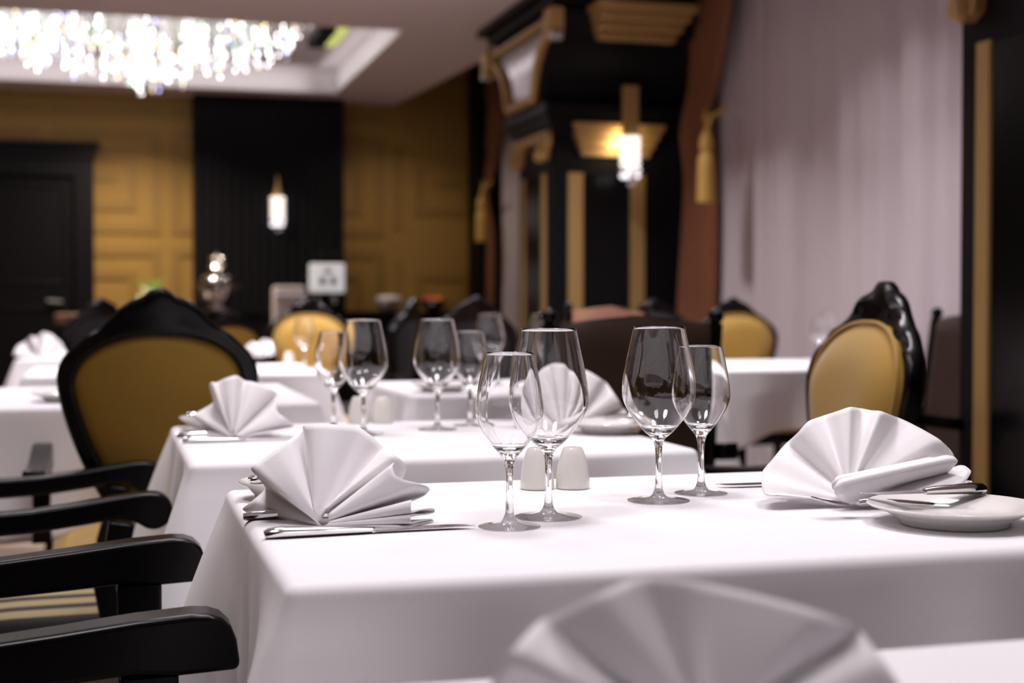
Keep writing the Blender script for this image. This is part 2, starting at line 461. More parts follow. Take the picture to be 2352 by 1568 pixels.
# ------------------------------------------------------------------ curtains
def sheer(name, y0, y1, label, seed):
    r = random.Random(seed); ph = [r.uniform(0, 6.3) for _ in range(6)]
    n = int((y1-y0)*90)
    def fn(u, v):
        y = y0+u*(y1-y0)
        a = .030*math.sin(y*8.5+ph[0]+math.sin(y*2.1))+.020*math.sin(y*19.+ph[1]+1.2*math.sin(y*3))+.012*math.sin(y*36+ph[2])
        a += .02*max(0, math.sin(y*5.2+ph[3]))**6
        return (XW+.02+a*(.85+.15*v), y+.006*math.sin(v*5+ph[4]), .04+v*3.2)
    m = MB(); m.grid(fn, n, 10)
    o = obj(name, m, M_sheer, angle=180)
    return tag(o, label, 'curtain', 'sheer curtains along the window wall')
sheer('sheer_curtain', 3.98, 8.28, 'pale sheer curtain hanging in folds between the two black piers', 3)
sheer('sheer_curtain', 9.02, 12.8, 'pale sheer curtain glimpsed beyond the black pier with the mirror', 5)
def drape(y_in, spread, ztie, label, name='rust_drape'):
    """tied-back drape: y_in the edge by the pier, spread opens towards the camera"""
    def fn(u, v):
        z = .04+v*3.15
        if z > ztie:
            k = (z-ztie)/(3.2-ztie); wd = .32+(spread-.32)*k**1.15; y1 = y_in-.15-.07*k
        else:
            k = (ztie-z)/ztie; wd = .32+.15*min(1, k*2.2)**.7; y1 = y_in-.15+.15*min(1, k*2)
        y = y1-u*wd
        x = XW-.085-.038*math.sin(u*2*PI*6.5+.6*math.sin(v*4))*(.6+.4*min(1, wd/.5))-.05*math.exp(-((z-ztie)/.2)**2)
        return (x, y, z)
    m = MB(); m.grid(fn, 150, 40)
    o = obj(name, m, M_rust, angle=180)
    return tag(o, label, 'curtain', 'rust drapes tied back beside the windows')
drape(8.19, .72, 2.05, 'rust brown drape tied back beside the right-hand flank of the mirrored pier')
drape(13.20, 1.0, 2.0, 'rust brown drape tied back in the far corner by the gold wall')
def tassel(loc, label):
    t = thing('curtain_tassel', label, 'tassel', loc, 0, 'gold tassels on the drapes')
    obj('fringe', MB().lathe([(0, -.28), (.055, -.28), (.052, -.1), (.048, -.02), (.03, 0), (0, 0)], seg=24), M_tassel, t)
    obj('tassel_head', MB().lathe([(0, 0), (.03, 0), (.045, .04), (.035, .09), (.018, .12), (0, .13)], seg=18), M_tassel, t)
    obj('tie_cord', MB().tube([(0, 0, .12), (.02, .02, .2), (.06, .14, .27), (.10, .26, .22)], .014, 8).tube([(0, 0, .12), (.02, -.02, .2), (.08, -.08, .25)], .012, 8), M_tassel, t)
    return t
tassel((XW-.25, 7.44, 1.86), 'gold curtain tassel on the drape beside the mirrored pier')
tassel((XW-.26, 12.45, 1.855), 'gold curtain tassel on the drape in the far corner')

# ------------------------------------------------------------------ chandelier
ch = thing('crystal_chandelier', 'wide crystal chandelier of hanging lit strands in the ceiling coffer', 'chandelier', (-.3, 10.9, 3.07))
obj('ceiling_plate', MB().box((-.3, 0, -.01), (3.5, 1.7, .04)), M_silver, ch, smooth=False)
def lowest(x):
    pts = [(-2.5, 2.86), (-.74, 2.80), (-.5, 2.76), (-.14, 2.68), (.05, 2.62), (.32, 2.555), (.5, 2.61), (.7, 2.76), (1.0, 2.79), (1.19, 2.87), (1.45, 2.99)]
    for (a, b), (c, d) in zip(pts, pts[1:]):
        if x <= c: return b+(d-b)*(x-a)/(c-a)
    return 3.0
CM = [G_w, G_w2, M_crys, G_warm, G_blue, G_green]
def strand(m, x, y, z0, z1):
    z = z0
    while z > z1:
        q = rnd.random()
        mi = 0 if q < .16 else 1 if q < .42 else 2 if q < .84 else 3 if q < .91 else 4 if q < .965 else 5
        h = rnd.uniform(.012, .02); r = rnd.uniform(.006, .011)
        m.lathe([(0, -h), (r, 0), (0, h)], (x, y, z), 5, mi)
        z -= 2*h+.002
    return m
pl = []
for k in range(420):
    x = rnd.uniform(-1.9, 1.47); y = 10.9+rnd.uniform(-.8, .8)
    fr_ = 1-.45*abs(y-10.9)/.8*rnd.random()
    z1 = 3.05-(3.05-lowest(x))*fr_*rnd.uniform(.72, 1.)
    pl.append((x, y, z1))
pl.sort(key=lambda q: (q[0] < -.8, q[2]))
rest = MB()
for k, (x, y, z1) in enumerate(pl):
    if k < 95: obj('crystal_strand', strand(MB(), x+.3, y-10.9, -.02, z1-3.07), CM, ch, smooth=False)
    else: strand(rest, x+.3, y-10.9, -.02, z1-3.07)
tag(obj('crystal_strands', rest, CM, ch, smooth=False), kind='stuff')
# dark box and glowing panel made up for a yellow-green patch in the coffer
ep = thing('lime_patch_box', 'made-up dark box with a lime green glowing face in the ceiling coffer', 'light', (1.60, 10.85, 3.075))
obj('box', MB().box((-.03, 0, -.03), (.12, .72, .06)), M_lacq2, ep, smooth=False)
obj('glow_panel', MB().box((.07, .0, -.035), (.10, .70, .02)), G_lime, ep, smooth=False)
for v in ep.children: pass

# ------------------------------------------------------------------ tables and cloths
def make_cloth(x0, x1, y0, y1, drop, seed, flare=.58):
    r = random.Random(seed); ph = [r.uniform(0, 6.28) for _ in range(8)]
    a, b = (x1-x0)/2, (y1-y0)/2; R = .014; zt = .75
    per = []                        # (point, normal, distance to the nearest corner)
    def side(p, q, n):
        L = math.hypot(q[0]-p[0], q[1]-p[1]); k = max(8, int(L/.014))
        for i in range(1, k):
            s = i/k; per.append((p[0]+(q[0]-p[0])*s, p[1]+(q[1]-p[1])*s, n, min(s, 1-s)*L))
    cs = [(a, -b), (a, b), (-a, b), (-a, -b)]; ns = [(1, 0), (0, 1), (-1, 0), (0, -1)]
    for i in range(4):
        c0, c1 = cs[i], cs[(i+1) % 4]; n = ns[i]; t = ns[(i+1) % 4]
        side((c0[0]-t[0]*-R, c0[1]-t[1]*-R), (c1[0]-t[0]*R, c1[1]-t[1]*R), n)
        for j in range(9):
            an = j/8*PI/2
            q = (n[0]*math.cos(an)+t[0]*math.sin(an), n[1]*math.cos(an)+t[1]*math.sin(an))
            per.append((c1[0]-(n[0]+t[0])*R+q[0]*R, c1[1]-(n[1]+t[1])*R+q[1]*R, q, 0.))
    N = len(per); m = MB(); vs = []
    rings = [('in', k/8) for k in range(1, 9)]+[('arc', k/5) for k in range(1, 6)]+[('sk', k/16) for k in range(1, 17)]
    for i, (px, py, n, dc) in enumerate(per):
        nx, ny = n
        if dc > 0:                  # lean the flare towards the nearest corner's diagonal
            cxs, cys = (a if px > 0 else -a), (b if py > 0 else -b)
            e = math.exp(-(dc/.07)**2)
            tx, ty = (math.copysign(1, px), 0) if abs(ny) > .5 else (0, math.copysign(1, py))
            dx, dy = nx*(1-e*.12)+tx*e*.47, ny*(1-e*.12)+ty*e*.47
        else:
            q = math.atan2(min(abs(nx), abs(ny)), max(abs(nx), abs(ny))); q = math.radians(28)+q/(PI/4)*math.radians(17)
            ca, sa = math.cos(q), math.sin(q)
            if abs(nx) < abs(ny): ca, sa = sa, ca
            dx, dy = math.copysign(ca, px), math.copysign(sa, py)
        along = px*3.1+py*4.3
        for kind, t in rings:
            if kind == 'in':
                vs.append(((px-nx*R)*t, (py-ny*R)*t, zt)); continue
            if kind == 'arc':
                an = t*PI/2; vs.append((px-nx*R+nx*R*math.sin(an), py-ny*R+ny*R*math.sin(an), zt-R+R*math.cos(an))); continue
            cone = math.exp(-(dc/.10)**2)
            dip = math.exp(-((dc-.19)/.055)**2)
            h = (drop-R)*t
            off = h*(.03+flare*cone-.10*dip)*(1-.25*t*cone)+h*.07*math.sin(along*6+ph[0])*(1-cone)*t+h*.05*math.sin(along*13+ph[1])*t*(1-cone)
            off += max(0, .014*math.sin(along*4.1+ph[2]))*min(1, t*3)*(1-cone)
            z = zt-R-h*(1+.32*math.exp(-(dc/.13)**2))
            vs.append((px+dx*off, py+dy*off, z))
    K = len(rings); vs.append((0, 0, zt)); cc = len(vs)-1; fs = []
    for i in range(N):
        j = (i+1) % N
        fs.append((cc, i*K, j*K))
        for k in range(K-1): fs.append((i*K+k, i*K+k+1, j*K+k+1, j*K+k))
    m.add(vs, fs)
    return m
def table(x0, x1, y0, y1, drop, tlabel, clabel, seed, flare=.58):
    cx_, cy_ = (x0+x1)/2, (y0+y1)/2; a, b = (x1-x0)/2, (y1-y0)/2
    t = thing('dining_table', tlabel, 'table', (cx_, cy_, 0), 0, 'cloth covered dining tables')
    obj('tabletop', MB().box((0, 0, .722), (2*a-.03, 2*b-.03, .04)), M_lacq2, t, smooth=False, bevel=.004)
    for sx in (-1, 1):
        for sy in (-1, 1): obj('leg', MB().box((sx*(a-.10), sy*(b-.10), .351), (.055, .055, .70)), M_lacq2, t, smooth=False, bevel=.004)
    m = make_cloth(x0, x1, y0, y1, drop, seed, flare)
    o = obj('tablecloth', m, M_cloth, angle=180, loc=(cx_, cy_, 0))
    tag(o, clabel, 'tablecloth', 'white tablecloths')
    s = o.modifiers.new('thick', 'SOLIDIFY'); s.thickness = .0015; s.offset = -1
    return t
TT = .7505
table(.150, 1.115, 1.272, 1.975, .33, 'dining table hidden under the sharp white cloth with four wine glasses', 'white tablecloth on the sharply seen table with four wine glasses in front', 1)
table(.120, .995, 2.300, 3.035, .32, 'dining table under the second white cloth, behind the table in focus', 'white tablecloth on the second table, just behind the one in focus', 2)
table(.13, 1.12, .20, .932, .33, 'dining table under the blurred foreground cloth at the bottom edge', 'white tablecloth on the blurred foreground table at the bottom edge', 3)
table(.815, 1.72, 3.87, 4.62, .30, 'dining table under white cloth in front of the brown leather chair', 'white tablecloth on the table between the second table and the black chairs', 4)
table(-1.25, .53, 3.68, 4.60, .33, 'long dining table under white cloth beyond the big gold-backed chair', 'long white tablecloth running behind the big gold-backed chair', 5)
table(-.30, .79, 5.28, 6.12, .28, 'dining table under white cloth before the bright gold chair', 'white tablecloth on the table before the small bright gold chair', 6)
table(-.42, .42, 6.85, 7.70, .26, 'dining table under white cloth near the dark door', 'white tablecloth on the far table with a fan napkin near the dark door', 7)
table(2.30, 3.24, 5.08, 5.98, .24, 'dining table under white cloth beside the sheer curtain', 'white tablecloth on the table beside the sheer curtain', 8, .3)

# ------------------------------------------------------------------ fan-folded napkins
def catm(p0, p1, p2, p3, t, k=.62):
    out = []
    for a, b, c, d in zip(p0, p1, p2, p3):
        lin = b+(c-b)*t
        cr = .5*((2*b)+(-a+c)*t+(2*a-5*b+4*c-d)*t*t+(-a+3*b-3*c+d)*t**3)
        out.append(lin+(cr-lin)*k)
    return out
def fan_mesh(rays, sub=5, nt=16, back=True, k=.62):
    """rays: (tip xyz, pole xyz, bow) in the napkin's own metres (x right, y away, z up)"""
    flat = [list(a)+list(b)+[c] for a, b, c in rays]
    R = []
    n = len(flat)
    for i in range(n-1):
        for j in range(sub):
            R.append(catm(flat[max(0, i-1)], flat[i], flat[i+1], flat[min(n-1, i+2)], j/sub, k))
    R.append(flat[-1])
    m = MB()
    def fn(u, v):
        q = R[round(u*(len(R)-1))]
        T = Vector(q[:3]); P = Vector(q[3:6]); t = v
        p = P+(T-P)*t+Vector((0, -1, .3))*(q[6]*math.sin(PI*t))
        if p.z < .0012: p.z = .0012
        return tuple(p)
    m.grid(fn, len(R), nt)
    if back:                        # the rear leaves that prop the fan up
        tips = [Vector(q[:3]) for q in R]; hi = max(tips, key=lambda q: q.z)
        sel = [R[i] for i in range(0, len(R), 3) if R[i][2] > .35*hi.z]
        if len(sel) > 3:
            def fb(u, v):
                q = sel[round(u*(len(sel)-1))]; T = Vector(q[:3]); P = Vector(q[3:6])+Vector((0, .012, .003))
                T = Vector((T.x*.93, T.y+.035+.012*math.sin(u*22), T.z*.90))
                p = P+(T-P)*v
                return (p.x, p.y, max(.0012, p.z))
            m.grid(fb, len(sel), 10)
    return m
def napkin(pole, pxrays, d0, label, group='fan folded napkins', zbase=None, z0=TT, thick=.0016, back=True, sub=5):
    """pole, tips as seen in the photo; every ray has its own depth offset"""
    org = seen(pole[0], pole[1], d0); org.z = z0
    iv = Matrix.Rotation(YAW, 4, 'Z') @ Matrix.Translation(-org)
    rays = []
    for (tu, tv, td), (pu, pv, pd), bow in pxrays:
        rays.append((tuple(iv @ seen(tu, tv, d0+td)), tuple(iv @ seen(pu, pv, d0+pd)), bow))
    o = obj('folded_napkin', fan_mesh(rays, back=back, sub=sub), M_nap, angle=180, loc=tuple(org), rot=(0, 0, -YAW))
    s = o.modifiers.new('thick', 'SOLIDIFY'); s.thickness = thick; s.offset = 0
    return tag(o, label, 'napkin', group)
def zr(ox, oy, sc, rows):
    """rows (tip x, tip y, depth, pole x, pole y, depth, bow) in an enlarged view of the photo -> photo pixels"""
    return [((ox+a/sc, oy+b/sc, c), (ox+d/sc, oy+e/sc, f), g) for a, b, c, d, e, f, g in rows]
A = zr(540, 960, 4.9, [
    (330, 1120, .08, 960, 1200, .0, 0), (150, 1062, .105, 955, 1195, .0, 0), (88, 1015, .10, 950, 1188, .0, .0), (200, 930, .085, 948, 1180, .008, .0), (345, 790, .10, 945, 1172, .012, .0),
    (260, 660, .06, 945, 1176, .002, .0), (183, 562, .015, 950, 1190, .0, .0), (300, 470, .02, 935, 1160, .0, .003), (470, 345, .03, 915, 1110, .0, .004), (615, 240, .045, 890, 1060, .003, .003),
    (690, 178, .075, 885, 1010, .008, 0), (765, 95, .095, 880, 985, .010, 0), (790, 84, .060, 885, 1010, .004, .0), (880, 70, .05, 892, 1060, .0, .002), (1020, 66, .048, 900, 1100, .0, .003),
    (1200, 82, .055, 915, 1130, .0, .002), (1390, 103, .07, 935, 1150, .0, 0), (1530, 200, .075, 955, 1150, .002, 0), (1680, 345, .085, 975, 1090, .006, 0),
    (1705, 360, .05, 982, 1062, .0, .0), (1790, 412, .04, 1000, 1040, .0, .004), (1880, 480, .045, 1015, 1030, .004, .0), (1922, 570, .055, 1030, 1040, .008, 0), (1880, 672, .065, 1040, 1075, .012, 0),
    (1815, 640, .055, 1045, 1110, .012, 0), (1780, 560, .035, 1045, 1095, .008, 0), (1790, 505, .018, 1045, 1085, .004, 0), (1768, 540, .006, 1050, 1095, -.002, .0), (1800, 630, .002, 1052, 1110, -.004, .002), (1890, 690, .004, 1055, 1125, -.004, .004),
    (2060, 735, .01, 1060, 1140, -.003, .006), (2160, 765, .02, 1062, 1148, -.002, .004), (2188, 800, .028, 1064, 1155, 0, 0), (2140, 862, .026, 1066, 1160, .002, 0), (2000, 925, .012, 1066, 1166, .002, 0),
    (1982, 930, -.008, 1064, 1164, -.004, .0), (1978, 1000, -.012, 1060, 1172, -.006, .0), (1990, 1060, -.008, 1056, 1180, -.006, .0), (2090, 1030, .01, 1054, 1182, .0, 0), (2235, 1018, .03, 1050, 1186, .002, 0), (2240, 1060, .032, 1050, 1188, .002, 0),
    (2120, 1085, .015, 1048, 1190, .0, 0), (1980, 1085, -.008, 1045, 1190, -.006, 0), (1974, 1130, -.012, 1040, 1196, -.007, 0), (1990, 1180, -.008, 1035, 1200, -.006, 0), (2090, 1155, .01, 1032, 1202, .0, 0), (2222, 1138, .03, 1030, 1204, .002, 0),
    (2225, 1180, .03, 1028, 1205, .002, 0), (2080, 1200, .01, 1025, 1206, 0, 0), (1950, 1226, -.012, 1020, 1206, -.006, 0), (1700, 1190, -.005, 1010, 1206, -.004, 0)])
napkin((744, 1205), A, 1.617, 'fan folded white napkin at the left end of the table in focus', back=True)
B = zr(1740, 920, 4.612, [
    (420, 965, .02, 900, 1062, .0, 0), (262, 935, .03, 900, 1062, .0, 0), (210, 1002, -.02, 902, 1064, .0, 0), (70, 985, -.01, 905, 1060, .0, .0), (40, 850, .01, 910, 1052, .0, .003), (58, 740, .05, 915, 1040, .0, .004),
    (190, 590, .065, 918, 1010, .0, .002), (320, 455, .095, 920, 970, .004, 0), (430, 340, .065, 925, 940, .004, .003), (540, 218, .060, 930, 920, .002, .003), (700, 160, .085, 940, 905, .006, 0),
    (860, 108, .06, 950, 895, .002, .003), (985, 67, .055, 960, 890, .002, .003), (1090, 82, .09, 975, 885, .006, 0), (1200, 104, .085, 990, 880, .005, 0), (1310, 113, .060, 1000, 876, .0, .002),
    (1480, 178, .105, 1010, 878, .006, 0), (1600, 232, .105, 1020, 880, .006, .0), (1760, 315, .09, 1020, 884, .004, .0), (1925, 412, .08, 1020, 888, .004, 0), (2035, 515, .09, 1010, 890, .006, 0), (2078, 592, .09, 990, 885, .008, 0),
    (1990, 600, .07, 950, 865, .004, 0), (1975, 583, .03, 905, 832, -.01, .0), (2020, 580, .005, 870, 842, -.022, .004), (2085, 598, -.005, 840, 870, -.030, .004), (2120, 640, -.005, 815, 905, -.032, .004), (2080, 690, .0, 808, 935, -.032, .004),
    (2010, 760, .01, 830, 1000, -.03, .0), (2030, 740, .035, 900, 1070, -.02, 0), (2130, 690, .03, 980, 1090, -.012, .0), (2200, 695, .015, 1040, 1100, -.01, .0), (2262, 750, .0, 1060, 1105, -.01, .002), (2220, 830, -.012, 1070, 1107, -.011, .002), (2160, 920, -.02, 1080, 1108, -.012, .0),
    (2150, 990, -.02, 1080, 1110, -.012, .0), (2190, 960, .0, 1080, 1110, -.008, .0), (2230, 850, .03, 1080, 1108, .0, 0), (2275, 865, .03, 1080, 1110, .0, 0), (2210, 975, .0, 1080, 1112, 0, 0), (2235, 960, .02, 1080, 1112, 0, 0), (2275, 975, .025, 1080, 1112, 0, 0), (2200, 1003, -.01, 1080, 1113, -.006, 0), (1700, 1030, -.012, 1080, 1115, -.008, 0)])
napkin((1960, 1160), B, 1.765, 'fan folded white napkin at the right end of the table in focus, beside the plate')
F = [((1090, 1640, .022), (1600, 1722, 0), 0), ((1120, 1580, .02), (1600, 1715, 0), .002), ((1170, 1500, .0), (1600, 1700, 0), .003), ((1232, 1432, .022), (1605, 1690, .01), 0), ((1262, 1415, .025), (1605, 1690, 0), .002), ((1370, 1365, .015), (1610, 1690, 0), .004),
     ((1440, 1335, .02), (1615, 1690, 0), .003), ((1490, 1321, .022), (1618, 1690, .01), 0), ((1560, 1328, .022), (1620, 1690, .008), 0), ((1640, 1345, .02), (1622, 1690, 0), .003), ((1760, 1372, .02), (1630, 1690, 0), .004), ((1880, 1405, .02), (1636, 1690, 0), .003),
     ((1945, 1430, .022), (1640, 1692, .01), 0), ((1975, 1450, .03), (1640, 1695, 0), .002), ((2030, 1520, .01), (1640, 1700, 0), .004), ((2075, 1590, .01), (1640, 1706, 0), .003), ((2110, 1650, .03), (1640, 1712, 0), 0), ((2090, 1700, .0), (1640, 1720, 0), 0)]
napkin((1615, 1722), F, .80, 'large blurred fan folded napkin in the foreground', thick=.002)
fn2 = copy_tree([o for o in C.objects if o.get('label', '').startswith('large blurred')][0], label='second blurred foreground napkin just cut by the right edge of the photo')
fn2.location = fn2.location+RV*.315
L2 = zr(400, 840, 3.36, [
    (110, 525, .0, 450, 552, 0, 0), (62, 505, .06, 448, 550, .0, 0), (110, 470, .05, 446, 547, .0, 0), (250, 500, .04, 444, 545, .0, 0), (200, 440, .06, 442, 540, .0, 0), (145, 385, .04, 440, 535, 0, .002), (230, 330, .05, 438, 530, 0, .002), (305, 280, .09, 436, 520, .008, 0),
    (285, 200, .06, 436, 515, .004, 0), (275, 145, .03, 438, 515, .0, 0), (295, 125, .02, 440, 515, .0, .0), (325, 130, .06, 442, 510, .006, 0), (400, 95, .035, 446, 510, 0, .004), (480, 74, .04, 450, 510, 0, .004), (545, 115, .09, 456, 510, .008, 0), (590, 120, .055, 460, 512, .0, .002), (660, 138, .045, 466, 518, 0, .004),
    (745, 180, .05, 470, 525, 0, .003), (795, 215, .08, 474, 530, .006, 0), (795, 270, .055, 478, 535, .0, 0), (780, 330, .035, 480, 540, 0, .0), (810, 370, .03, 482, 543, 0, .003), (880, 420, .03, 484, 546, 0, .003), (925, 465, .05, 486, 550, .004, 0), (800, 490, .01, 486, 552, 0, 0), (700, 520, .0, 480, 555, 0, 0)])
napkin((534, 1004), L2, 2.70, 'fan folded white napkin at the left end of the second table')
R2 = [((1200, 985, .02), (1298, 988, 0), 0), ((1180, 960, .04), (1297, 986, 0), 0), ((1178, 930, .05), (1297, 984, 0), .003), ((1188, 895, .09), (1298, 982, .006), 0), ((1205, 875, .05), (1298, 982, 0), .003), ((1240, 848, .045), (1299, 981, 0), .003), ((1258, 840, .09), (1300, 981, .008), 0),
      ((1275, 835, .05), (1301, 980, 0), .004), ((1310, 836, .045), (1303, 980, 0), .004), ((1328, 848, .09), (1305, 981, .008), 0), ((1350, 852, .05), (1307, 981, 0), .003), ((1380, 870, .05), (1308, 981, 0), .004), ((1392, 878, .09), (1310, 982, .007), 0), ((1410, 903, .05), (1311, 983, 0), .003),
      ((1424, 925, .05), (1312, 984, .0), .002), ((1432, 938, .085), (1312, 984, .006), 0), ((1440, 950, .05), (1312, 985, 0), .002), ((1438, 975, .03), (1312, 986, 0), 0)]
napkin((1302, 988), R2, 2.90, 'fan folded white napkin behind the big wine glass, on the second table')
FL = [((30, 815, .0), (95, 826, 0), 0), ((40, 795, .05), (95, 825, 0), 0), ((58, 785, .15), (95, 824, 0), 0), ((72, 772, .05), (95, 823, 0), 0), ((84, 775, .15), (96, 822, 0), 0), ((98, 763, .05), (96, 822, 0), 0), ((118, 768, .15), (97, 822, 0), 0), ((132, 780, .05), (98, 823, 0), 0), ((146, 800, .1), (98, 824, 0), 0), ((156, 815, .0), (98, 826, 0), 0)]
napkin((96, 826), FL, 6.72, 'fan folded white napkin on the far table near the dark door', thick=.004)
FM = [((562, 812, .0), (592, 820, 0), 0), ((566, 795, .1), (592, 818, 0), 0), ((578, 785, .0), (593, 818, 0), 0), ((592, 790, .12), (594, 818, 0), 0), ((606, 778, .0), (595, 818, 0), 0), ((622, 782, .1), (596, 818, 0), 0), ((628, 800, .0), (597, 819, 0), 0), ((630, 814, .0), (598, 820, 0), 0)]
napkin((595, 821), FM, 5.75, 'low folded white napkin on the table before the small bright gold chair', thick=.004)

# ------------------------------------------------------------------ wine glasses
def glass_mesh(H, foot, stem_top, prof):
    """one closed outline: foot, stem, outside of bowl, rim, inside of bowl"""
    wt = .0011
    out = [(0, 0.0004), (foot*.93, .0004), (foot, .0010), (foot, .0019), (foot*.8, .0025), (foot*.5, .0038), (foot*.28, .0062), (.0075, .0100), (.0050, .0165), (.0040, .032), (.0039, stem_top*.62), (.0046, stem_top*.84), (.0066, stem_top*.95)]
    out += prof
    rim = prof[-1]
    inn = [(max(r-wt, 0), z) for r, z in reversed(prof) if z > stem_top+.010]
    pts = out+[(rim[0]-wt*.5, rim[1]+.0006)]+inn+[(prof[1][0]*.30, stem_top+.0085), (0, stem_top+.0075)]
    return pts
def smooth_prof(p, n=5):
    o = []
    for i in range(len(p)-1):
        for j in range(n): o.append(tuple(catm(p[max(0, i-1)], p[i], p[i+1], p[min(len(p)-1, i+2)], j/n, .9)))
    return o+[p[-1]]
BIG = smooth_prof([(.0100, .083), (.0185, .090), (.0300, .103), (.0395, .117), (.0455, .130), (.0472, .142), (.0462, .158), (.0425, .180), (.0375, .203), (.0330, .2245)])
SML = smooth_prof([(.0085, .0805), (.0150, .088), (.0245, .100), (.0325, .113), (.0372, .124), (.0385, .132), (.0378, .145), (.0350, .164), (.0310, .183), (.0272, .1985)])
def make_glass(big):
    pr = glass_mesh(.2245, .040, .083, BIG) if big else glass_mesh(.1985, .0352, .0805, SML)
    return MB().lathe(pr, seg=72)
gb = gs = None
def glass(x, y, big, label, z=TT):
    global gb, gs
    src = gb if big else gs
    if src is None:
        o = obj('wine_glass', make_glass(big), M_glass, angle=60)
        if big: gb = o
        else: gs = o
    else:
        o = src.copy(); C.objects.link(o)
    o.location = (x, y, z-.0013)                    # the foot presses into the soft cloth
    tag(o, label, 'wine glass', 'stemmed wine glasses')
    return o
glass(.436, 1.549, False, 'small wine glass nearest the left napkin, on the table in focus')
glass(.501, 1.609, True, 'big wine glass right behind the small one, left of the shakers in focus')
glass(.679, 1.704, True, 'big wine glass standing between the shakers and the small right-hand glass')
glass(.760, 1.755, False, 'small wine glass of the right-hand pair on the table in focus')
glass(.436, 2.865, False, 'small wine glass nearest the napkin at the second table, left of its shakers')
glass(.475, 2.735, True, 'big wine glass in front of the shakers on the second table')
glass(.637, 2.800, True, 'big wine glass of the right-hand pair on the second table')
glass(.724, 2.875, False, 'small wine glass of the right-hand pair on the second table')
glass(2.99, 5.62, False, 'small wine glass on the table beside the sheer curtain')
glass(3.10, 5.74, True, 'big wine glass on the table beside the sheer curtain')
glass(1.16, 4.35, True, 'big wine glass on the table between the second table and the black chairs')
glass(1.31, 4.27, True, 'big wine glass seen inside the black chair back')
glass(.74, 5.62, False, 'small wine glass on the table before the small bright gold chair')

# ------------------------------------------------------------------ shakers
sh = None
def shaker(x, y, label, s=1.):
    global sh
    if sh is None:
        sh = thing('condiment_shaker', '', 'shaker', (0, 0, 0), 0, 'cream china shakers')
        obj('body', MB().lathe([(0, .0005), (.0225, .0005), (.0236, .003), (.0232, .012), (.0205, .032), (.0165, .047), (.0140, .0535), (.0120, .0562), (0, .0572)], seg=40), M_china, sh)
        hm = MB()
        for k in range(3): hm.lathe([(0, 0), (.0009, 0), (.0009, .0003), (0, .0003)], (.004*math.cos(k*2.1), .004*math.sin(k*2.1), .0568), 8)
        obj('pouring_holes', hm, M_ink, sh)
        o = sh
    else: o = copy_tree(sh)
    o.location = (x, y, TT); o['label'] = label; o.scale = (s,)*3
    return o
shaker(.563, 1.860, 'cream china shaker half hidden behind the big left glass in focus')
shaker(.612, 1.853, 'cream china shaker standing free to the right of its twin in focus')
shaker(.511, 3.000, 'cream china shaker with a glass stem in front, left one on the second table')
shaker(.560, 2.990, 'cream china shaker on the second table, right one of its pair')
shaker(.72, 5.95, 'cream china shaker in front of the small bright gold chair')
shaker(3.05, 5.45, 'cream china shaker on the table beside the sheer curtain')

# ------------------------------------------------------------------ plates and cutlery
def plate(x, y, r, label, z=TT):
    pr = [(0, .004), (r*.55, .004), (r*.575, .0005), (r*.62, .0005), (r*.64, .006), (r*.80, .0145), (r*.97, .0205), (r, .0225), (r*.985, .024), (r*.80, .0195), (r*.66, .0135), (r*.60, .0100), (0, .0095)]
    o = obj('side_plate', MB().lathe(pr, seg=72), M_chinaw, angle=50, loc=(x, y, z))
    return tag(o, label, 'plate', 'white side plates')
plate(.934, 1.430, .0985, 'white side plate at the right edge with a knife across it')
plate(.216, 1.86, .056, 'white side plate mostly hidden behind the left napkin in focus')
plate(.950, 2.64, .090, 'white side plate at the right end of the second table')
plate(.195, 2.955, .06, 'white side plate behind the napkin at the left end of the second table')
plate(-.10, 3.90, .10, 'white side plate on the long cloth left of the big gold-backed chair')
plate(.93, 4.03, .09, 'white side plate on the table between the second table and the black chairs')
def knife_parts(root, L=.23):
    hl = L*.5
    h = MB()
    ph = [(0, 0, .004), (.004, 0, .0045), (.02, 0, .005), (hl*.5, 0, .0046), (hl*.85, 0, .0042), (hl, 0, .0036)]
    h.tube(ph, [.0042, .0062, .0072, .0062, .0052, .0040], 12, flat=1.5)
    obj('handle', h, M_steel, root)
    b = MB()
    def fn(u, v):
        x = hl+u*(L-hl); wd = .0085*(1-.15*u)*(1 if u < .72 else max(.02, 1-((u-.72)/.28)**2.2)); t = .0013*(1-.6*v)*(1-.5*u)
        if u < .04: wd = .006
        return (x, -.006+v*2*wd if True else 0, .0036+t)
    def fn2(u, v):
        p = fn(u, v); return (p[0], p[1], .0036-(p[2]-.0036))
    b.grid(fn, 30, 5); b.grid(fn2, 30, 5)
    obj('blade', b, M_steel, root)
def knife(loc, rz, label, tilt=0., L=.23, name='table_knife'):
    t = thing(name, label, 'knife', loc, rz, 'steel table knives')
    knife_parts(t, L); t.rotation_euler = (0, tilt, rz)
    return t
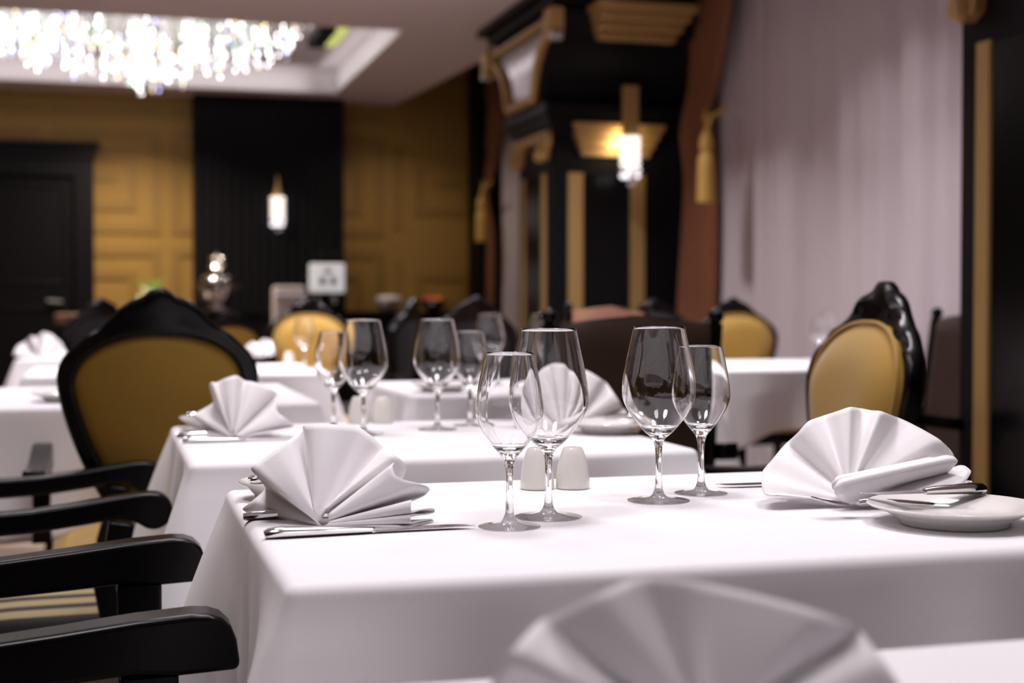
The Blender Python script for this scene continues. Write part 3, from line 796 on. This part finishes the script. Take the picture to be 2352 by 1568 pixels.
def fork(loc, rz, label, L=.20, tilt=0.):
    t = thing('table_fork', label, 'fork', loc, rz, 'steel table forks'); t.rotation_euler = (0, tilt, rz)
    h = MB()
    h.tube([(0, 0, .003), (.01, 0, .004), (L*.4, 0, .007), (L*.62, 0, .008), (L*.70, 0, .005)], [.004, .0062, .0042, .003, .003], 10, flat=1.5)
    obj('handle', h, M_steel, t)
    def cz(x): s = (x-L*.70)/(L*.30); return .005-.004*math.sin(s*PI*.55)+.013*max(0, s-.35)**1.6
    b = MB()
    b.grid(lambda u, v: (L*.69+u*L*.11, (v-.5)*(.006+.016*min(1, u*1.5)), cz(L*.70+u*L*.10)), 10, 7)
    b.grid(lambda u, v: (L*.69+u*L*.11, (v-.5)*(.006+.016*min(1, u*1.5)), cz(L*.70+u*L*.10)-.0015), 10, 7)
    obj('fork_neck', b, M_steel, t)
    for k in range(4):
        y = (k-1.5)*.0063
        obj('tine', MB().tube([(x, y, cz(x)-.0006) for x in [L*.79+L*.21*i/8 for i in range(9)]], [.0016]*7+[.0013, .0006], 6), M_steel, t)
    return t
knife((.160, 1.542, TT), math.radians(2.5), 'polished knife lying in front of the left napkin in focus', L=.235)
fork((.150, 1.685, TT), math.radians(-3), 'fork handle end showing under the left napkin in focus', L=.19)
knife((.172, 1.845, TT+.022), math.radians(12), 'small knife resting on the plate behind the left napkin', L=.12)
knife((1.04, 1.795, TT), math.radians(178), 'knife blade tip emerging left of the right napkin', L=.235)
knife((1.013, 1.488, TT+.0265), math.radians(181), 'knife lying across the white plate at the right edge', L=.165)
fork((.985, 1.497, TT+.0015), math.radians(177), 'fork with raised tines beside the right-hand plate', L=.19, tilt=-math.radians(5))
knife((.128, 2.655, TT), math.radians(2), 'knife in front of the napkin at the left end of the second table')
fork((.122, 2.78, TT), math.radians(0), 'fork beside the napkin at the left end of the second table', L=.18)
knife((.150, 2.955, TT+.023), math.radians(8), 'small knife on the side plate at the left end of the second table', L=.12)
knife((1.02, 2.66, TT+.025), math.radians(178), 'knife lying across the plate at the right end of the second table', L=.15)

# ------------------------------------------------------------------ armchairs with an oval carved back
def oval(th, hw, zt, zb, zc, low=.52):
    """inner outline of the back: broad egg that narrows downwards"""
    c, s = math.cos(th), math.sin(th)
    if s >= 0:
        e = 2.25
        x = math.copysign(abs(c)**(2/e), c)*hw; z = zc+abs(s)**(2/e)*(zt-zc)
    else:
        e = 2.1
        k = abs(s)**(2/e); z = zc-k*(zc-zb); x = math.copysign(abs(c)**(2/e), c)*hw*(1-(1-low)*k**1.2)
    return x, z
def outer(th, crest=True):
    x, z = oval(th, .215, .962, .46, .835, .62)
    if crest and math.sin(th) > 0:
        # carved crest: peak, shoulders, side steps
        a = abs(x)
        pts = [(0, 1.040), (.018, 1.036), (.034, 1.021), (.058, 1.013), (.078, 1.000), (.105, .972), (.128, .952), (.150, .940), (.172, .920), (.195, .895), (.215, .84)]
        for (p, q), (r, s) in zip(pts, pts[1:]):
            if a <= r+1e-6: zz = q+(s-q)*(a-p)/(r-p); z = max(z, zz); break
    return x, z
def lean(x, y, z):
    """the back leans away from the sitter"""
    k = max(0, z-.46); return (x, y-.11*k-.03*k*k+.10*(x/.21)**2*.30, z)
def chair_back(t, m_in, m_out, carved=True):
    N = 160; m = MB(); prof = [(0, .0), (.0, .6), (.12, .95), (.35, 1.12), (.6, 1.0), (.8, 1.15), (.95, .9), (1, .55), (1, 0)]
    yb = -.235
    def ring(s_, yy, sgn, th):
        xi, zi = oval(th, .178, .935, .50, .825)
        xo, zo = outer(th)
        x, z = xi+(xo-xi)*s_, zi+(zo-zi)*s_
        d = .017*yy
        if carved and sgn > 0 and math.sin(th) > .3:
            d += .007*max(0, math.sin(th)-.3)*math.sin(s_*9+th*14)*(1 if 0 < s_ < 1 else 0)+.006*math.exp(-(x/.03)**2)*s_*(1 if z > .95 else 0)
        return lean(x, yb+sgn*d, z)
    loop = [(s_, yy, 1) for s_, yy in prof]+[(s_, yy, -1) for s_, yy in reversed(prof[1:-1])]
    n = len(loop)
    vs = [ring(s_, yy, sg, 2*PI*i/N) for i in range(N) for s_, yy, sg in loop]
    fs = [(i*n+j, i*n+(j+1) % n, ((i+1) % N)*n+(j+1) % n, ((i+1) % N)*n+j) for i in range(N) for j in range(n)]
    m.add(vs, fs)
    obj('back_frame', m, M_lacq, t, angle=50)
    for nm, sg, mt, puff in (('front_pad', 1, m_in, .070), ('back_panel', -1, m_out, .012)):
        def fn(u, v):
            th = 2*PI*u; xo, zo = oval(th, .184 if sg > 0 else .180, .966 if sg > 0 else .937, .498, .825); zc = .76
            k = v; x = xo*k; z = zc+(zo-zc)*k
            y = puff*(1-k**(5 if sg > 0 else 3.2))+.006 if v < .999 else .0
            return lean(x, yb+sg*y, z)
        m = MB(); m.grid(fn, 72, 14, closed_u=True)
        p = obj(nm, m, mt, t, angle=180)
        if sg > 0:
            pt = [lean(oval(2*PI*i/90, .177, .958, .506, .825)[0], yb+.030, oval(2*PI*i/90, .177, .958, .506, .825)[1]) for i in range(90)]
            obj('piping', MB().tube(pt, .0042, 6, closed=True, up=Vector((0, 1, 0))), mt, p)
def arm_mesh(sx, style):
    m = MB()
    X = sx*.262
    if style == 'scroll':
        top = [(-.27, .650), (-.20, .641), (-.12, .638), (-.04, .642), (.04, .652), (.10, .661), (.14, .666), (.165, .667)]
        pts = []
        for i in range(1, 17):
            a = PI/2-i/16*PI*1.22; pts.append((.170+.033*math.cos(a), .634+.033*math.sin(a)))
        low = [(.128, .622), (.10, .621), (.04, .612), (-.04, .602), (-.12, .598), (-.20, .599), (-.27, .606)]
        poly = top+pts+low
        wd = .024
    else:
        top = [(-.27, .652), (-.18, .640), (-.08, .642), (.02, .652), (.10, .661), (.16, .665), (.178, .664), (.192, .659), (.202, .649), (.208, .634), (.211, .612), (.211, .601)]
        low = [(.145, .598), (.10, .602), (.02, .596), (-.08, .590), (-.18, .590), (-.27, .606)]
        poly = top+low
        wd = .028
    m.prism(poly, X-wd, X+wd, 0)
    return m
def post_mesh(sx, style):
    m = MB(); X = sx*.262
    if style == 'scroll': m.tube([(X, .115, .615), (X, .105, .56), (X, .085, .50), (X, .10, .44)], [.026, .024, .022, .026], 4, sq=True, up=Vector((1, 0, 0)))
    else: m.box((X, .115, .52), (.040, .062, .16))
    return m
def make_chair(name, label, m_in, m_out, m_seat, style='scroll', oval_back=True, group=None, loc=(0, 0, 0), rz=0, hh=.965, scale=1.):
    t = thing(name, label, 'chair', loc, rz, group)
    if oval_back: chair_back(t, m_in, m_out)
    else:                                        # square leather back between two turned posts
        m = MB()
        def fn(u, v):
            a = 2*PI*u; cx_, sz = math.cos(a), math.sin(a)
            e = .22; x = math.copysign(abs(cx_)**e, cx_)*.205; y = math.copysign(abs(sz)**.5, sz)*.030
            z = .44+v*(hh-.44)+(.012*math.cos(x*14) if v > .99 else 0)
            if v > .97: y *= .5
            return lean(x, -.235+y, z)
        m.grid(fn, 64, 16, closed_u=True)
        m.grid(lambda u, v: lean((u-.5)*.39, -.235+(v-.5)*.03, hh+.009*math.cos((u-.5)*5)), 16, 3)
        obj('leather_back', m, m_in, t, angle=60)
        for sx in (-1, 1):
            p = obj('back_post', MB().tube([lean(sx*.222, -.235, .44), lean(sx*.222, -.235, .7), lean(sx*.222, -.235, hh-.01)], .018, 8, sq=True), M_lacq, t)
            obj('finial', MB().ball(lean(sx*.222, -.235, hh+.008), .021), M_lacq, p)
    st = MB()
    def seat(u, v):
        a = 2*PI*u; e = .45
        x = math.copysign(abs(math.cos(a))**e, math.cos(a))*(.235+.02*math.sin(a)); y = math.copysign(abs(math.sin(a))**e, math.sin(a))*.225
        if v < .25: return (x, y+.0, .405+v*4*.035)
        k = 1-(v-.25)/.75
        return (x*k, y*k, .44+.045*(1-k**2.6))
    st.grid(seat, 64, 16, closed_u=True)
    obj('seat_cushion', st, m_seat, t, angle=180)
    rl = MB().box((0, 0, .375), (.49, .46, .055)); rl.box((0, -.235, .44), (.26, .03, .12))
    obj('seat_rail', rl, M_lacq, t, smooth=False, bevel=.008)
    for sx in (-1, 1):
        a = obj('armrest', arm_mesh(sx, style), M_lacq, t, bevel=.007, seg=3, angle=35)
        obj('arm_post', post_mesh(sx, style), M_lacq, a, bevel=.004)
        obj('leg', MB().tube([(sx*.225, .205, .39), (sx*.238, .22, .30), (sx*.228, .212, .18), (sx*.218, .205, .08), (sx*.226, .215, .0)], [.030, .029, .022, .016, .020], 10), M_lacq, t)
        obj('leg', MB().tube([(sx*.20, -.21, .44), (sx*.21, -.225, .25), (sx*.215, -.26, .10), (sx*.215, -.29, .0)], [.024, .023, .02, .018], 8, sq=True), M_lacq, t)
    if scale != 1.: t.scale = (scale,)*3
    return t
GA = 'armchairs with a carved oval back'
big = make_chair('oval_back_armchair', 'large gold-backed black armchair seen from behind at the left', M_velvet, M_velvetb, M_velvet, 'scroll', True, GA, (.105, 3.46, 0), 0)
copy_tree(big, loc=(1.22, 2.60, 0), rz=PI/2-.05, scale=(1.05, 1, 1.01), label='black carved armchair with a gold pad at the right end of the second table')
make_chair('oval_back_armchair', 'black scroll-armed chair with a cream and charcoal striped seat at the second table', M_velvet, M_velvetb, M_stripe, 'scroll', True, GA, (-.095, 2.89, 0), -PI/2)
copy_tree(big, loc=(.94, 6.68, 0), rz=PI, label='small bright gold oval chair back beyond the glasses, facing the camera')
copy_tree(big, loc=(3.02, 6.27, 0), rz=PI, label='gold oval chair back against the sheer curtain beyond a white table')
make_chair('square_armed_chair', 'black square-armed chair at the lower left, closest to the camera', M_velvet, M_velvetb, M_velvetd, 'block', True, None, (-.075, 1.865, 0), -PI/2)
blk = make_chair('dark_oval_armchair', 'black armchair with a black oval back, seen through the second table glasses', M_velvetd, M_velvetd, M_velvetd, 'scroll', True, 'black armchairs beyond the glasses', (1.60, 6.55, 0), 0)
copy_tree(blk, loc=(1.26, 7.42, 0), rz=math.radians(60), label='black armchair turned sideways beside the bright gold chair')
copy_tree(blk, loc=(2.86, 7.2, 0), rz=PI*.9, label='black chair frame half hidden left of the curtain-side gold chair')
copy_tree(blk, loc=(-.18, 8.3, 0), rz=.5, label='black chair in front of the sideboard beside the dark door')
GB = 'brown leather armchairs'
brn = make_chair('brown_leather_armchair', 'brown leather chair back between the big glasses, seen from behind', M_brown, M_brown, M_brown, 'scroll', False, GB, (1.265, 3.61, 0), 0)
copy_tree(brn, loc=(2.56, 4.22, 0), rz=PI/2, label='brown leather chair half hidden by the near black pier')
pc = make_chair('peach_backed_chair', 'peach-topped chair seen just above the brown leather chair back', M_peach, M_peach, M_peach, 'scroll', False, None, (1.80, 5.3, 0), 0, hh=.985)
pc.scale = (.7, 1, 1)
make_chair('dark_gold_chair', 'dark gold chair back below the metal urn', M_velvetb, M_velvetb, M_velvetb, 'scroll', True, None, (.72, 9.1, 0), 0, scale=.93)

# ------------------------------------------------------------------ sideboard and what stands on it
sb = thing('sideboard', 'long black sideboard along the back wall', 'sideboard', (1.3, 12.35, 0))
obj('cabinet_body', MB().box((0, 0, .45), (3.2, .5, .90)), M_lacq2, sb, smooth=False, bevel=.005)
obj('worktop', MB().box((0, 0, .925), (3.3, .56, .045)), M_lacq, sb, smooth=False, bevel=.006)
for k in range(4):
    d = obj('door', MB().box((-1.2+k*.8, -.26, .46), (.76, .02, .78)), M_lacq2, sb, smooth=False, bevel=.004)
    obj('knob', MB().ball((-1.2+k*.8+.3, -.285, .55), .016), M_silver, d)
SZ = .948
ur = thing('samovar', 'shiny metal samovar urn on the sideboard', 'urn', (.885, 12.30, SZ))
obj('body', MB().lathe([(0, 0), (.10, 0), (.10, .02), (.06, .03), (.055, .06), (.115, .10), (.135, .17), (.135, .27), (.11, .30), (.05, .32), (.045, .35), (0, .35)], seg=32), M_steel, ur)
obj('lid', MB().lathe([(0, .35), (.05, .35), (.075, .37), (.06, .40), (.03, .42), (.07, .44), (.06, .46), (.02, .47), (.015, .50), (0, .51)], seg=24), M_steel, ur)
for sx in (-1, 1): obj('handle', MB().tube([(sx*.13, 0, .26), (sx*.18, 0, .29), (sx*.19, 0, .22), (sx*.14, 0, .18)], .009, 8), M_steel, ur)
obj('tap', MB().tube([(0, -.12, .12), (0, -.19, .12), (0, -.19, .08)], .009, 8), M_steel, ur)
gb_ = thing('grey_dispenser', 'pale grey rounded dispenser box behind the bright gold chair', 'dispenser', (1.445, 11.93, .0))
obj('housing', MB().box((0, 0, .58), (.265, .2, 1.16)), M_grey, gb_, smooth=False, bevel=.03, seg=4)
obj('lid_band', MB().box((0, -.101, 1.09), (.25, .008, .012)), M_sign, gb_, smooth=False)
cm = thing('coffee_machine', 'black coffee machine with a white front plate given an added glow', 'coffee machine', (1.80, 12.3, SZ))
obj('housing', MB().box((0, .03, .16), (.34, .3, .32)).box((.03, .03, .45), (.20, .25, .12)), M_lacq2, cm, smooth=False, bevel=.02)
fp = obj('front_plate', MB().box((0, -.14, .283), (.305, .03, .25)), M_sign, cm, smooth=False, bevel=.03, seg=4)
pm = MB(); pm.lathe([(0, -.004), (.030, -.004), (.030, .004), (0, .004)], (0, 0, 0), 20, 0, Matrix.Translation((0.005, -.156, .345)) @ Matrix.Diagonal((1, 1, .62, 1)) @ Matrix.Rotation(PI/2, 4, 'X'))
for sx in (-1, 1): pm.lathe([(0, -.004), (.024, -.004), (.024, .004), (0, .004)], (0, 0, 0), 20, 0, Matrix.Translation((.005+sx*.045, -.156, .26)) @ Matrix.Diagonal((1, 1, 1.5, 1)) @ Matrix.Rotation(PI/2, 4, 'X'))
obj('printed_mark', pm, M_ink, fp)
obj('spout', MB().tube([(-.08, -.13, .12), (-.08, -.18, .11), (-.08, -.18, .07)], .012, 8).tube([(.06, -.13, .12), (.06, -.18, .11), (.06, -.18, .07)], .02, 8), M_silver, cm)
vs_ = thing('flower_vase', 'small vase of green sprigs and pale flowers on the sideboard', 'flowers', (.33, 12.30, SZ))
obj('vase', MB().lathe([(0, 0), (.045, 0), (.05, .06), (.03, .10), (.038, .12), (.03, .12), (.024, .10), (0, .02)], seg=20), M_chinaw, vs_)
lf = MB(); pt_ = MB()
for k in range(34):
    a = rnd.uniform(0, 2*PI); r = rnd.uniform(.02, .13); h = rnd.uniform(.14, .30)
    tip = Vector((r*math.cos(a), r*math.sin(a)*.7, h)); lf.tube([(0, 0, .1), tip*.6+Vector((0, 0, .04)), tip], [.003, .012, .002], 4, flat=.25)
    if k % 3 == 0: pt_.ball((1.1*r*math.cos(a), r*math.sin(a)*.7, h*.62), .018, 0, seg=6)
obj('sprigs', lf, M_leaf, vs_); obj('flowers', pt_, M_petal, vs_)
fb = thing('fruit_bowl', 'metal fruit bowl on the sideboard by the far drape', 'bowl', (2.76, 12.3, SZ))
obj('bowl', MB().lathe([(0, 0), (.05, 0), (.06, .01), (.12, .06), (.14, .09), (.13, .09), (.055, .02), (0, .015)], seg=28), M_steel, fb)
for k, (dx, dy, mt, nm, lb) in enumerate([(-.05, 0, M_red, 'apple', 'red apple in the bowl on the sideboard'), (.05, -.01, M_orange, 'orange', 'orange in the bowl on the sideboard'), (0, .06, M_orange, 'orange', 'orange at the rear of the bowl on the sideboard')]):
    tag(obj(nm, MB().ball((0, 0, 0), .038), mt, loc=(2.76+dx, 12.3+dy, SZ+.095)), lb, nm)
bw = obj('serving_bowl', MB().lathe([(0, 0), (.05, 0), (.10, .05), (.115, .10), (.10, .13), (0, .14)], seg=24), M_grey, loc=(2.36, 12.3, SZ))
tag(bw, 'grey covered serving bowl on the sideboard left of the fruit', 'bowl')
for k, (x, y, h, lb) in enumerate([(.17, 12.2, .05, 'stack of pale saucers on the sideboard below the flowers'), (.60, 12.2, .085, 'stack of pale cups and saucers on the sideboard left of the samovar')]):
    st_ = MB()
    for q in range(int(h/.012)): st_.lathe([(0, 0), (.05, 0), (.085, .009), (.08, .011), (0, .004)], (0, 0, q*.012), 20)
    tag(obj('saucer_stack', st_, M_grey, loc=(x, y, SZ)), lb, 'saucers', 'crockery stacks on the sideboard')
hs = thing('host_stand', 'small tan-topped stand with a dark red leg near the door', 'stand', (-.30, 11.6, 0))
obj('stand_top', MB().box((0, 0, .895), (.20, .3, .075)), M_tan, hs, smooth=False, bevel=.01)
obj('stand_leg', MB().box((0, 0, .429), (.09, .09, .858)), M_redwood, hs, smooth=False, bevel=.005)
cd = thing('candle_holder', 'small lit candle glass on the table beside the sheer curtain', 'candle', (3.17, 5.35, TT))
obj('cup', MB().lathe([(0, 0), (.025, 0), (.03, .05), (.028, .05), (.023, .004), (0, .004)], seg=20), M_chinaw, cd)
obj('flame', MB().ball((0, 0, .05), .012, 0, sz=1.8), G_candle, cd)
